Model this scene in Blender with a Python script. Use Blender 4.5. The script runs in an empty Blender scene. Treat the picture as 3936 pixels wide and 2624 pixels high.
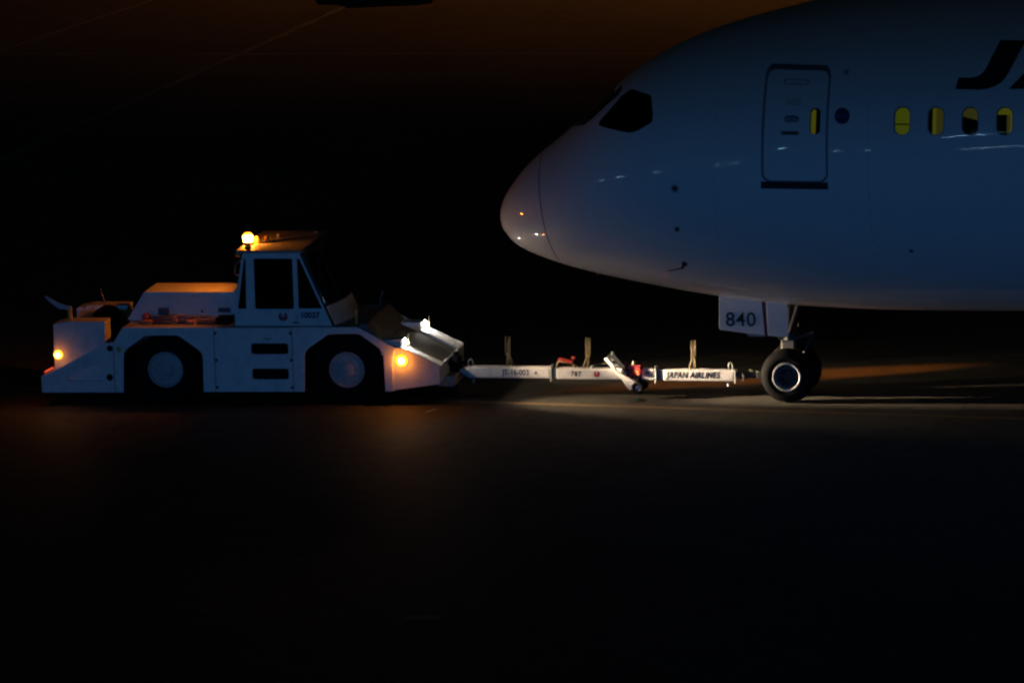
import bpy, bmesh, math, random
from math import sin, cos, sqrt, radians, pi, asin, acos, atan2
from mathutils import Vector, Matrix
from mathutils.geometry import tessellate_polygon, delaunay_2d_cdt

random.seed(7)
S = bpy.context.scene
COL = S.collection

# ------------------------------------------------------------------ camera
PITCH, ROLL = radians(10.0), radians(1.9)
cam_data = bpy.data.cameras.new('camera')
cam = bpy.data.objects.new('camera', cam_data)
COL.objects.link(cam)
S.camera = cam
cam_data.sensor_width = 36.0
cam_data.lens = 241.85
cam_data.clip_start = 1.0
cam_data.clip_end = 3000.0
_f = Vector((0, cos(PITCH), -sin(PITCH)))
_r = Vector((1, 0, 0))
_u = Vector((0, sin(PITCH), cos(PITCH)))
_cr = _r * cos(ROLL) - _u * sin(ROLL)
_cu = _r * sin(ROLL) + _u * cos(ROLL)
_m = Matrix((_cr, _cu, -_f)).transposed().to_4x4()
_m.translation = Vector((0, 0, 1.21)) - _f * 115.0
cam.matrix_world = _m

# ------------------------------------------------------------------ sky and the low blue light of the terminal side
SUN_EL, SUN_AZ = radians(3.0), radians(-12.0)      # comes from behind the camera, a little left
W = bpy.data.worlds.new('World')
S.world = W
W.use_nodes = True
nt = W.node_tree
bg = nt.nodes['Background']
sky = nt.nodes.new('ShaderNodeTexSky')
sky.sky_type = 'NISHITA'
sky.sun_disc = False
sky.sun_elevation = SUN_EL
sky.sun_rotation = pi + SUN_AZ
nt.links.new(sky.outputs[0], bg.inputs[0])
bg.inputs[1].default_value = 0.0006
sl = bpy.data.lights.new('sun', 'SUN')
sl.energy = 0.195
sl.angle = radians(2.2)
sl.color = (0.05, 0.33, 1.0)
sun = bpy.data.objects.new('sun', sl)
COL.objects.link(sun)
_d = Vector((sin(SUN_AZ) * cos(SUN_EL), -cos(SUN_AZ) * cos(SUN_EL), sin(SUN_EL)))
sun.rotation_euler = _d.to_track_quat('Z', 'Y').to_euler()
S.view_settings.view_transform = 'Standard'
S.view_settings.look = 'None'
S.view_settings.gamma = 1.0
S.view_settings.exposure = 0.0
S.view_settings.use_curve_mapping = False
S.cycles.use_denoising = True
S.cycles.filter_width = 2.3
S.cycles.sample_clamp_indirect = 4.0
S.cycles.max_bounces = 6

# ------------------------------------------------------------------ materials
MATS = {}
def mat(name, col, rough=0.5, metal=0.0, coat=0.0, coat_rough=0.05, spec=0.5, var=0.12, scale=3.0, bump=0.0,
        bscale=40.0, emit=None, estr=0.0, dirt=None, dirt_amt=0.0):
    if name in MATS:
        return MATS[name]
    m = bpy.data.materials.new(name)
    m.use_nodes = True
    n, l = m.node_tree.nodes, m.node_tree.links
    p = n['Principled BSDF']
    p.inputs['Roughness'].default_value = rough
    p.inputs['Metallic'].default_value = metal
    p.inputs['Specular IOR Level'].default_value = spec
    p.inputs['Coat Weight'].default_value = coat
    p.inputs['Coat Roughness'].default_value = coat_rough
    tc = n.new('ShaderNodeTexCoord')
    nz = n.new('ShaderNodeTexNoise')
    nz.inputs['Scale'].default_value = scale
    nz.inputs['Detail'].default_value = 6
    nz.inputs['Roughness'].default_value = 0.62
    l.new(tc.outputs['Object'], nz.inputs['Vector'])
    mx = n.new('ShaderNodeMix')
    mx.data_type = 'RGBA'
    mx.inputs[6].default_value = (*[c * (1 - var) for c in col], 1)
    mx.inputs[7].default_value = (*[min(1, c * (1 + var)) for c in col], 1)
    l.new(nz.outputs['Fac'], mx.inputs[0])
    out = mx.outputs[2]
    if dirt:
        n2 = n.new('ShaderNodeTexNoise')
        n2.inputs['Scale'].default_value = scale * 2.3
        n2.inputs['Detail'].default_value = 8
        n2.inputs['Roughness'].default_value = 0.7
        l.new(tc.outputs['Object'], n2.inputs['Vector'])
        r = n.new('ShaderNodeValToRGB')
        r.color_ramp.elements[0].position = 0.48
        r.color_ramp.elements[1].position = 0.78
        r.color_ramp.elements[1].color = (dirt_amt, dirt_amt, dirt_amt, 1)
        r.color_ramp.elements[0].color = (0, 0, 0, 1)
        l.new(n2.outputs['Fac'], r.inputs[0])
        m2 = n.new('ShaderNodeMix')
        m2.data_type = 'RGBA'
        m2.inputs[7].default_value = (*dirt, 1)
        l.new(r.outputs[0], m2.inputs[0])
        l.new(out, m2.inputs[6])
        out = m2.outputs[2]
    l.new(out, p.inputs['Base Color'])
    if bump:
        n3 = n.new('ShaderNodeTexNoise')
        n3.inputs['Scale'].default_value = bscale
        n3.inputs['Detail'].default_value = 4
        l.new(tc.outputs['Object'], n3.inputs['Vector'])
        b = n.new('ShaderNodeBump')
        b.inputs['Strength'].default_value = bump
        b.inputs['Distance'].default_value = 0.02
        l.new(n3.outputs['Fac'], b.inputs['Height'])
        l.new(b.outputs[0], p.inputs['Normal'])
    if emit:
        p.inputs['Emission Color'].default_value = (*emit, 1)
        p.inputs['Emission Strength'].default_value = estr
        if estr < 1: m.cycles.emission_sampling = 'NONE'
    MATS[name] = m
    return m

FUS = mat('airliner white paint', (.80, .81, .82), .5, coat=.8, coat_rough=.038, spec=.25, var=.03, scale=.8, dirt=(.55, .55, .56), dirt_amt=.10)
WHITE = mat('tug white paint', (.78, .79, .80), .4, coat=.25, coat_rough=.12, spec=.3, var=.05, scale=2, dirt=(.33, .31, .29), dirt_amt=.45, bump=.03, bscale=9)
BARW = mat('tow bar white paint', (.78, .76, .74), .45, spec=.3, var=.06, scale=4, dirt=(.30, .27, .24), dirt_amt=.6, bump=.06, bscale=30)
DKBLUE = mat('slate blue band paint', (.16, .21, .27), .5, var=.15)
TEAL = mat('teal band paint', (.14, .25, .27), .5, var=.15)
BLACK = mat('black rubber', (.007, .007, .008), .8, var=.3, scale=8, bump=.1, bscale=50, spec=.1)
DARK = mat('dark steel', (.045, .045, .05), .55, metal=.2, var=.3, scale=6, spec=.3)
GREY = mat('grey steel', (.22, .22, .23), .45, metal=.3, var=.2, scale=6)
RIM = mat('rim paint', (.46, .47, .48), .45, var=.1, scale=6, dirt=(.2, .18, .16), dirt_amt=.5, spec=.3)
INK = mat('marking black', (.012, .012, .016), .55, var=.2, spec=.25)
NAVY = mat('navy marking', (.03, .035, .12), .5, var=.15, spec=.3)
RED = mat('marking red', (.42, .02, .05), .5, var=.15, spec=.3)
REDP = mat('red enamel', (.45, .05, .03), .4, var=.2)
YEL = mat('yellow enamel', (.75, .45, .05), .5, var=.15)
OLIVE = mat('worn yellow post paint', (.25, .20, .10), .55, var=.25, scale=10)
GREENP = mat('olive green webbing', (.12, .17, .09), .8, var=.3, scale=20)
CAR = mat('dark car paint', (.008, .009, .012), .35, coat=.3, var=.1, spec=.2)
CHROME = mat('bright steel', (.7, .7, .72), .18, metal=1.0, var=.05)
LINING = mat('glowing cabin lining', (.10, .09, .03), .7, var=.1, emit=(.55, .54, .02), estr=.10)  # lamplight in the cabin is put into the lining as emission
LINDIM = mat('glowing cabin lining darker', (.08, .07, .03), .7, var=.1, emit=(.34, .32, .04), estr=.08)  # same lining with a weaker glow, for its less lit parts
SEAT = mat('cabin seat dark', (.02, .018, .015), .8, var=.2, spec=.1)
BLIND = mat('glowing window blind', (.10, .10, .03), .7, var=.06, emit=(.34, .43, .008), estr=.12)  # emission stands in for cabin light falling on the blind
GRN = mat('green lamp', (.1, .4, .1), .5, emit=(.25, .9, .12), estr=.22)
AMB = mat('amber lamp lens', (.9, .4, .03), .3, emit=(1, .36, .012), estr=5)
BULB = mat('amber bulb', (.9, .6, .2), .3, emit=(1, .62, .2), estr=28)
AMBB = mat('amber beacon lens', (.9, .4, .03), .3, emit=(1, .42, .02), estr=6)
AMBR = mat('amber small lens', (.7, .3, .03), .3, var=.05)
WHL = mat('headlamp lens', (.9, .9, .9), .2, emit=(1, .93, .90), estr=38)
REDL = mat('red lamp lens', (.7, .03, .02), .3, emit=(1, .10, .03), estr=.5)
REDT = mat('red tail lens', (.6, .03, .02), .3, emit=(1, .10, .04), estr=.7)
REDH = mat('red lamp core', (.9, .3, .1), .3, emit=(1, .42, .12), estr=1.6)
REFL = mat('orange white reflector', (.85, .33, .16), .45, var=.25, scale=30)
LAMPW = mat('apron floodlight lens', (.9, .9, .9), .3, emit=(.38, .70, 1), estr=48)
FARL = mat('distant floodlight lens', (.9, .9, .9), .3, emit=(.75, 1, .85), estr=130)
SODL = mat('sodium floodlight lens', (.9, .6, .2), .3, emit=(1, .5, .1), estr=20)

def glass(name, tint, gl=.06):
    m = bpy.data.materials.new(name)
    m.use_nodes = True
    n, l = m.node_tree.nodes, m.node_tree.links
    n.remove(n['Principled BSDF'])
    t = n.new('ShaderNodeBsdfTransparent')
    t.inputs[0].default_value = (*tint, 1)
    g = n.new('ShaderNodeBsdfGlossy')
    g.inputs['Roughness'].default_value = gl
    tc = n.new('ShaderNodeTexCoord')
    nz = n.new('ShaderNodeTexNoise')
    nz.inputs['Scale'].default_value = 2.2
    b = n.new('ShaderNodeBump')
    b.inputs['Strength'].default_value = .25
    b.inputs['Distance'].default_value = .03
    l.new(tc.outputs['Object'], nz.inputs['Vector'])
    l.new(nz.outputs['Fac'], b.inputs['Height'])
    l.new(b.outputs[0], g.inputs['Normal'])
    fr = n.new('ShaderNodeFresnel')
    fr.inputs[0].default_value = 1.5
    x = n.new('ShaderNodeMixShader')
    l.new(fr.outputs[0], x.inputs[0])
    l.new(t.outputs[0], x.inputs[1])
    l.new(g.outputs[0], x.inputs[2])
    l.new(x.outputs[0], n['Material Output'].inputs[0])
    return m
GLASS = glass('tinted cab glass', (.30, .33, .33))
WGLASS = glass('cabin window glass', (.85, .88, .84))
CGLASS = glass('cockpit glass', (.16, .19, .18), .3)

def concrete():
    m = bpy.data.materials.new('apron concrete')
    m.use_nodes = True
    n, l = m.node_tree.nodes, m.node_tree.links
    p = n['Principled BSDF']
    p.inputs['Roughness'].default_value = .72
    p.inputs['Specular IOR Level'].default_value = .3
    tc = n.new('ShaderNodeTexCoord')
    def noise(sc, det=6, ro=.6):
        z = n.new('ShaderNodeTexNoise')
        z.inputs['Scale'].default_value = sc
        z.inputs['Detail'].default_value = det
        z.inputs['Roughness'].default_value = ro
        l.new(tc.outputs['Object'], z.inputs['Vector'])
        return z
    a, b, c = noise(.22), noise(2.4, 8, .7), noise(38, 5, .7)
    r1 = n.new('ShaderNodeValToRGB')
    r1.color_ramp.elements[0].position, r1.color_ramp.elements[1].position = .3, .75
    r1.color_ramp.elements[0].color = (.12, .108, .09, 1)
    r1.color_ramp.elements[1].color = (.23, .205, .168, 1)
    l.new(a.outputs['Fac'], r1.inputs[0])
    mx = n.new('ShaderNodeMix'); mx.data_type = 'RGBA'; mx.blend_type = 'MULTIPLY'
    mx.inputs[0].default_value = .8
    r2 = n.new('ShaderNodeValToRGB')
    r2.color_ramp.elements[0].position, r2.color_ramp.elements[1].position = .32, .68
    r2.color_ramp.elements[0].color = (.38, .38, .38, 1)
    l.new(b.outputs['Fac'], r2.inputs[0])
    l.new(r1.outputs[0], mx.inputs[6]); l.new(r2.outputs[0], mx.inputs[7])
    m2 = n.new('ShaderNodeMix'); m2.data_type = 'RGBA'; m2.blend_type = 'MULTIPLY'
    m2.inputs[0].default_value = .35
    l.new(mx.outputs[2], m2.inputs[6]); l.new(c.outputs['Fac'], m2.inputs[7])
    l.new(m2.outputs[2], p.inputs['Base Color'])
    bp = n.new('ShaderNodeBump')
    bp.inputs['Strength'].default_value = .3
    bp.inputs['Distance'].default_value = .006
    l.new(c.outputs['Fac'], bp.inputs['Height'])
    l.new(bp.outputs[0], p.inputs['Normal'])
    return m
CONC = concrete()
PAINT = mat('taxi line paint', (.26, .17, .08), .6, var=.3, scale=5, dirt=(.2, .18, .15), dirt_amt=.8)
WLINE = mat('worn white line paint', (.23, .23, .24), .6, var=.4, scale=1.1, dirt=(.17, .165, .16), dirt_amt=1.0)
ELINE = mat('faded edge line paint', (.20, .20, .20), .6, var=.3, scale=1.2, dirt=(.12, .12, .12), dirt_amt=1.0)
SEAL = mat('joint sealant', (.035, .033, .03), .7, var=.3, scale=6)

# ------------------------------------------------------------------ mesh helpers
class MB:
    def __init__(s):
        s.v, s.f, s.sm = [], [], []
    def add(s, vs, fs, smooth=False):
        o = len(s.v)
        s.v += [tuple(v) for v in vs]
        s.f += [tuple(i + o for i in f) for f in fs]
        s.sm += [smooth] * len(fs)
        return s
    def box(s, x0, x1, y0, y1, z0, z1):
        vs = [(x, y, z) for z in (z0, z1) for y in (y0, y1) for x in (x0, x1)]
        return s.add(vs, [(0, 2, 3, 1), (4, 5, 7, 6), (0, 1, 5, 4), (2, 6, 7, 3), (0, 4, 6, 2), (1, 3, 7, 5)])
    def prism(s, poly, n0, n1, holes=()):
        """outline in (x, z), thickness along y"""
        def orient(p, ccw):
            a = sum(p[i][0] * p[(i + 1) % len(p)][1] - p[(i + 1) % len(p)][0] * p[i][1] for i in range(len(p)))
            return list(p) if (a > 0) == ccw else list(p)[::-1]
        loops = [orient(poly, True)] + [orient(h, False) for h in holes]
        flat = [q for lp in loops for q in lp]
        tri = tessellate_polygon([[Vector((q[0], q[1], 0)) for q in lp] for lp in loops])
        n = len(flat)
        vs = [(q[0], n0, q[1]) for q in flat] + [(q[0], n1, q[1]) for q in flat]
        fs = []
        for t in tri:
            a, b, c = [flat[i] for i in t]
            cr = (b[0] - a[0]) * (c[1] - a[1]) - (b[1] - a[1]) * (c[0] - a[0])
            t = tuple(t) if cr > 0 else tuple(t)[::-1]
            fs.append(t)
            fs.append(tuple(i + n for i in t[::-1]))
        o = 0
        for lp in loops:
            k = len(lp)
            for i in range(k):
                a, b = o + i, o + (i + 1) % k
                fs.append((b, a, a + n, b + n))
            o += k
        return s.add(vs, fs)
    def tube(s, p0, p1, r0, r1=None, seg=12, caps=True):
        r1 = r0 if r1 is None else r1
        p0, p1 = Vector(p0), Vector(p1)
        d = (p1 - p0).normalized()
        a = d.orthogonal().normalized()
        b = d.cross(a)
        vs = []
        for p, r in ((p0, r0), (p1, r1)):
            vs += [p + (a * cos(2 * pi * i / seg) + b * sin(2 * pi * i / seg)) * r for i in range(seg)]
        s.add(vs, [(i, (i + 1) % seg, seg + (i + 1) % seg, seg + i) for i in range(seg)], True)
        if caps:
            s.add(vs[:seg], [tuple(range(seg))[::-1]])
            s.add(vs[seg:], [tuple(range(seg))])
        return s
    def path(s, pts, r, seg=8):
        for a, b in zip(pts[:-1], pts[1:]):
            s.tube(a, b, r, seg=seg)
        return s
    def lathe(s, prof, c, axis='Y', seg=40, closed=True):
        """profile of (radius, along) revolved about an axis through c"""
        vs, fs = [], []
        k = len(prof)
        for i in range(seg):
            a = 2 * pi * i / seg
            for r, t in prof:
                u, w = r * cos(a), r * sin(a)
                if axis == 'Y': vs.append((c[0] + u, c[1] + t, c[2] + w))
                elif axis == 'Z': vs.append((c[0] + u, c[1] + w, c[2] + t))
                else: vs.append((c[0] + t, c[1] + u, c[2] + w))
        for i in range(seg):
            j = (i + 1) % seg
            for q in range(k - 1):
                fs.append((i * k + q, i * k + q + 1, j * k + q + 1, j * k + q))
        return s.add(vs, fs, True)
    def build(s, name, m, parent=None, bevel=0.0, auto=True):
        me = bpy.data.meshes.new(name)
        me.from_pydata(s.v, [], s.f)
        me.polygons.foreach_set('use_smooth', s.sm)
        bm = bmesh.new()
        bm.from_mesh(me)
        bmesh.ops.remove_doubles(bm, verts=bm.verts, dist=1e-5)
        bmesh.ops.recalc_face_normals(bm, faces=bm.faces)
        for e in bm.edges:
            if len(e.link_faces) == 2 and e.calc_face_angle(0) > radians(38):
                e.smooth = False
        bm.to_mesh(me)
        bm.free()
        me.materials.append(m)
        o = bpy.data.objects.new(name, me)
        COL.objects.link(o)
        o.parent = parent
        if bevel:
            b = o.modifiers.new('bevel', 'BEVEL')
            b.width, b.segments, b.limit_method, b.angle_limit = bevel, 2, 'ANGLE', radians(40)
            b.harden_normals = False
        return o

def empty(name, loc, yaw, label, cat, group=None):
    o = bpy.data.objects.new(name, None)
    COL.objects.link(o)
    o.location = loc
    o.rotation_euler = (0, 0, yaw)
    o['label'], o['category'] = label, cat
    if group: o['group'] = group
    return o

def structure(o):
    o['kind'] = 'structure'
    return o

def light(name, kind, loc, power, col, parent=None, radius=.03, aim=None, size=None, blend=1.0):
    L = bpy.data.lights.new(name, kind)
    L.energy, L.color = power, col
    L.shadow_soft_size = radius
    if size: L.spot_size, L.spot_blend = radians(size), blend
    o = bpy.data.objects.new(name, L)
    COL.objects.link(o)
    o.parent = parent
    o.location = loc
    if aim is not None:
        o.rotation_euler = (Vector(loc) - Vector(aim)).to_track_quat('Z', 'Y').to_euler()
    return o

def rrect(x0, x1, z0, z1, r, k=5):
    out = []
    for cx, cz, a0 in ((x1 - r, z0 + r, -90), (x1 - r, z1 - r, 0), (x0 + r, z1 - r, 90), (x0 + r, z0 + r, 180)):
        for i in range(k + 1):
            a = radians(a0 + 90 * i / k)
            out.append((cx + r * cos(a), cz + r * sin(a)))
    return out

def circ(cx, cz, r, k=24, rz=None):
    rz = rz or r
    return [(cx + r * cos(2 * pi * i / k), cz + rz * sin(2 * pi * i / k)) for i in range(k)]

def text_mesh(txt, size, shear=0.0, bold=0.0, spacing=1.0):
    cu = bpy.data.curves.new('t', 'FONT')
    cu.body, cu.size, cu.shear, cu.offset, cu.space_character = txt, size, shear, bold, spacing
    cu.align_x, cu.align_y = 'CENTER', 'CENTER'
    cu.extrude = .0012
    o = bpy.data.objects.new('t', cu)
    COL.objects.link(o)
    dg = bpy.context.evaluated_depsgraph_get()
    me = bpy.data.meshes.new_from_object(o.evaluated_get(dg))
    bpy.data.objects.remove(o)
    return me

def text_part(name, txt, size, loc, parent, m, sx=1.0, shear=0.0, bold=0.0, spacing=1.0, label=None):
    """lettering on a face that looks along -y of its parent"""
    me = text_mesh(txt, size, shear, bold, spacing)
    me.name = name
    me.materials.clear()
    me.materials.append(m)
    o = bpy.data.objects.new(name, me)
    COL.objects.link(o)
    o.parent = parent
    o.location = loc
    o.rotation_euler = (radians(90), 0, 0)
    o.scale = (sx, 1, 1)
    if label: o['label'] = label
    return o

def emblem(name, cx, cz, y, r, parent):
    """round red bird badge: two wings closing to a ring, neck and head in the middle"""
    mb = MB()
    for sg in (-1, 1):
        pts = []
        for i in range(15):
            a = radians(-90 + sg * (4 + 150 * i / 14))
            pts.append((cx + r * cos(a), cz + r * sin(a)))
        for i in range(15):
            a = radians(-90 + sg * (4 + 150 * (14 - i) / 14))
            q = r * (.12 + .48 * ((14 - i) / 14) ** 1.1)
            pts.append((cx + q * cos(a), cz + q * sin(a)))
        mb.prism(pts, y, y + .002)
    mb.prism([(cx - .12 * r, cz - .45 * r), (cx + .12 * r, cz - .45 * r), (cx + .08 * r, cz + .25 * r), (cx + .30 * r, cz + .40 * r), (cx, cz + .46 * r), (cx - .12 * r, cz + .2 * r)], y - .001, y + .002)
    o = mb.build(name, RED, parent)
    o['label'] = 'round red bird badge'
    return o

# ------------------------------------------------------------------ ground
g = MB()
g.add([(-600, -400, 0), (600, -400, 0), (600, 900, 0), (-600, 900, 0)], [(0, 1, 2, 3)])
structure(g.build('apron_ground', CONC))

def strip(name, p0, p1, w, m, z=.004, n=1, wob=0.0):
    p0, p1 = Vector((*p0, 0)), Vector((*p1, 0))
    d = (p1 - p0)
    s_ = Vector((-d.y, d.x, 0)).normalized()
    vs, fs = [], []
    for i in range(n + 1):
        c = p0 + d * i / n
        a, b = w / 2 * (1 + random.uniform(-wob, wob)), w / 2 * (1 + random.uniform(-wob, wob))
        vs += [c - s_ * a + Vector((0, 0, z)), c + s_ * b + Vector((0, 0, z))]
    for i in range(n):
        fs.append((2 * i, 2 * i + 2, 2 * i + 3, 2 * i + 1))
    mb = MB(); mb.add(vs, fs)
    return structure(mb.build(name, m))
strip('guide_line', (-14.0, 5.75), (28.0, -8.9), .19, PAINT, .004, 60, .12)
for k, (a, b) in enumerate((((1.74, 4.5), (-6.2, -20.0)), ((9.2, 4.5), (1.3, -20.0)), ((-5.8, 4.5), (-13.7, -20.0)))):
    strip('slab_joint', a, b, .022, SEAL, .003, 40, .3)
strip('slab_joint', (-16, -15.4), (16, -17.6), .03, SEAL, .005, 40, .3)
# worn lines out on the taxiway behind, broken into worn dashes
strip('worn_line', (-13.0, 22.9), (3.0, 79.0), .17, WLINE, .005, 150, .55)
strip('worn_line', (-15.5, 39.0), (-4.0, 70.5), .18, ELINE, .006, 30, .4)
strip('taxiway_edge_line', (-30, 52.6), (30, 38.0), .25, ELINE, .007, 60, .5)
mb = MB()
mb.add([(-1.53, .27, .005), (-1.44, .30, .005), (-1.27, .58, .005), (-1.35, .56, .005)], [(0, 1, 2, 3)])
structure(mb.build('ground_patch', mat('white ground patch', (.7, .68, .62), .5, var=.15)))  # small pale patch on the concrete
mb = MB()
mb.add([(-1.7, -15.95, .007), (-1.2, -16.1, .007), (-1.15, -15.75, .007), (-1.6, -15.65, .007)], [(0, 1, 2, 3)])
structure(mb.build('ground_patch', PAINT))  # small patch in the guide line colour

# raised light blocker, added out of view behind the viewpoint: it keeps the low light off the crown of the airliner
wk = empty('light_blocker', (0, -92, 0), 0, 'long raised walkway on columns added out of view behind the viewpoint', 'light blocker')
MB().box(-130, 130, -1.6, 1.6, 10.7, 15.2).build('enclosure', mat('walkway cladding', (.3, .31, .32), .6, var=.1), wk)
for i in range(-6, 7):
    MB().tube((i * 20, 0, 0), (i * 20, 0, 10.7), .3, seg=12).build('column', GREY, wk)

# flush taxiway lamp
t = empty('inset_ground_light', (2.08, .71, 0), 0, 'small round dark inset ground light in the lit concrete below the tow bar wheel', 'ground light')
MB().lathe([(0, .016), (.07, .016), (.13, .010), (.155, .002), (.155, -.02)], (0, 0, 0), 'Z', 28).build('housing', DARK, t)
MB().box(-.03, .03, -.045, .045, .012, .028).build('lens', mat('green glass lens', (.03, .35, .16), .2), t, .006)

# ------------------------------------------------------------------ airliner
PLO, PLA = Vector((4.6785, .4705, 0)), radians(12.5)
jet = empty('airliner', PLO, -PLA, 'large white airliner nose section with its front door, standing on its nose wheels', 'airliner')
X0 = -4.90
TOP = [(0, 3.13), (.062, 3.40), (.221, 3.66), (.456, 3.958), (.73, 4.217), (1.11, 4.513), (1.573, 4.919), (2.03, 5.34), (2.45, 5.68), (3.62, 6.273), (5.33, 6.739), (7, 7.1), (9, 7.36), (11, 7.48), (13, 7.53), (30, 7.53)]
BOT = [(0, 3.13), (.012, 2.976), (.117, 2.80), (.262, 2.64), (.446, 2.523), (.705, 2.42), (1.0, 2.313), (1.336, 2.215), (1.71, 2.125), (2.155, 2.03), (2.6, 1.94), (3.05, 1.86), (3.71, 1.752), (4.825, 1.615), (5.564, 1.558), (6.3, 1.524), (7.04, 1.508), (9, 1.507), (30, 1.507)]
WID = [(0, 0), (.05, .30), (.2, .62), (.5, 1.0), (1, 1.41), (2, 1.97), (3, 2.34), (4, 2.58), (5, 2.73), (6, 2.82), (8, 2.885), (30, 2.885)]
def pchip(pts):
    x = [sqrt(p[0]) for p in pts]; y = [p[1] for p in pts]; n = len(x)
    h = [x[i + 1] - x[i] for i in range(n - 1)]; d = [(y[i + 1] - y[i]) / h[i] for i in range(n - 1)]
    m = [d[0]] + [0] * (n - 2) + [d[-1]]
    for i in range(1, n - 1):
        if d[i - 1] * d[i] > 0:
            w1 = 2 * h[i] + h[i - 1]; w2 = h[i] + 2 * h[i - 1]
            m[i] = (w1 + w2) / (w1 / d[i - 1] + w2 / d[i])
    def f(v):
        v = min(v, x[-1]); i = 0
        while i < n - 2 and v > x[i + 1]: i += 1
        t = (v - x[i]) / h[i]
        return y[i] * (1 + 2 * t) * (1 - t) ** 2 + m[i] * h[i] * t * (1 - t) ** 2 + y[i + 1] * t * t * (3 - 2 * t) + m[i + 1] * h[i] * t * t * (t - 1)
    return f
# resample the profiles and smooth them so that the skin has no kinks
def smooth_profile(pts, tmax=5.48, n=240, it=26):
    f = pchip(pts)
    ys = [f(tmax * i / n) for i in range(n + 1)]
    for _ in range(it):
        ys = [ys[0]] + [ys[i] * .5 + (ys[i - 1] + ys[i + 1]) * .25 for i in range(1, n)] + [ys[-1]]
    def g(t):
        q = max(0, min(t / tmax * n, n - 1e-6)); i = int(q); u = q - i
        y0 = ys[i - 1] if i else 2 * ys[0] - ys[1]
        y1, y2 = ys[i], ys[i + 1]
        y3 = ys[i + 2] if i + 2 <= n else ys[n]
        return .5 * (2 * y1 + (y2 - y0) * u + (2 * y0 - 5 * y1 + 4 * y2 - y3) * u * u + (3 * y1 - y0 - 3 * y2 + y3) * u ** 3)
    return g
fT, fB, fW = smooth_profile(TOP), smooth_profile(BOT), smooth_profile(WID)
def sec(t):
    a, b, w = fT(t), fB(t), max(fW(t), 1e-4)
    hs = (a - b) / 2
    return (a + b) / 2, sqrt(max(hs * hs - .0296 * w * w, 1e-8)), w
def spt(t, th):
    zc, h, w = sec(t)
    return Vector((X0 + t * t, -w * cos(th), zc + h * sin(th)))
def snorm(t, th):
    e = 2e-3
    tt = max(t, .02)
    a = spt(tt + e, th) - spt(tt - e, th)
    b = spt(tt, th + e) - spt(tt, th - e)
    n = a.cross(b)
    n.normalize()
    c = spt(tt, th); zc = sec(tt)[0]
    if n.dot(Vector((0, c.y, c.z - zc))) < 0: n = -n
    return n
def to_p(x, z):
    t = sqrt(max(x - X0, 0)); zc, h, w = sec(t)
    return (t, asin(max(-1, min(1, (z - zc) / h))))
def dense(poly, step):
    out = []
    for i in range(len(poly)):
        a, b = poly[i], poly[(i + 1) % len(poly)]
        L = math.hypot(b[0] - a[0], b[1] - a[1]); k = max(1, int(L / step + .5))
        out += [(a[0] + (b[0] - a[0]) * j / k, a[1] + (b[1] - a[1]) * j / k) for j in range(k)]
    return out
def inside(p, poly):
    x, y = p; c = False
    for i in range(len(poly)):
        x1, y1 = poly[i]; x2, y2 = poly[i - 1]
        if (y1 > y) != (y2 > y) and x < (x2 - x1) * (y - y1) / (y2 - y1) + x1: c = not c
    return c
TH = 2.6  # scale of the angle against t, for even triangles
def cdt_patch(outer, holes, grid):
    """outer/holes in parameter space, grid = interior points; returns verts, tris"""
    vs, es = [], []
    for lp in [outer] + list(holes):
        o = len(vs)
        vs += [Vector((p[0] * TH, p[1])) for p in lp]
        es += [(o + i, o + (i + 1) % len(lp)) for i in range(len(lp))]
    boxes = [(min(p[0] for p in h), max(p[0] for p in h), min(p[1] for p in h), max(p[1] for p in h)) for h in holes]
    for p in grid:
        bad = False
        for h, b in zip(holes, boxes):
            if b[0] - .01 < p[0] < b[1] + .01 and b[2] - .02 < p[1] < b[3] + .02 and inside(p, h):
                bad = True; break
        if not bad: vs.append(Vector((p[0] * TH, p[1])))
    rv, re, rf, *_ = delaunay_2d_cdt(vs, es, [], 0, 1e-6)
    pts = [(v.x / TH, v.y) for v in rv]
    tris = []
    for f in rf:
        c = (sum(pts[i][0] for i in f) / len(f), sum(pts[i][1] for i in f) / len(f))
        if not inside(c, outer): continue
        if any(b[0] < c[0] < b[1] and b[2] < c[1] < b[3] and inside(c, h) for h, b in zip(holes, boxes)): continue
        tris.append(tuple(f))
    return pts, tris
def skin(name, m, pts, tris, off, parent, extra=None, flip=False):
    P, N = [], []
    for t, th in pts:
        n = snorm(t, th); p = spt(t, th) + n * off
        if flip: p.y = -p.y; n = Vector((n.x, -n.y, n.z))
        P.append(p); N.append(n)
    fs = []
    for f in tris:
        a, b, c = (P[i] for i in f[:3])
        q = (b - a).cross(c - a)
        fs.append(f if q.dot(N[f[0]]) > 0 else f[::-1])
    if extra:
        o = len(P)
        ep, en, ef = extra
        P += ep; N += en; fs += [tuple(i + o for i in f) for f in ef]
    me = bpy.data.meshes.new(name)
    me.from_pydata([tuple(p) for p in P], [], fs)
    me.polygons.foreach_set('use_smooth', [True] * len(fs))
    me.normals_split_custom_set_from_vertices([tuple(n) for n in N])
    me.materials.append(m)
    o = bpy.data.objects.new(name, me)
    COL.objects.link(o)
    o.parent = parent
    return o
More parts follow.
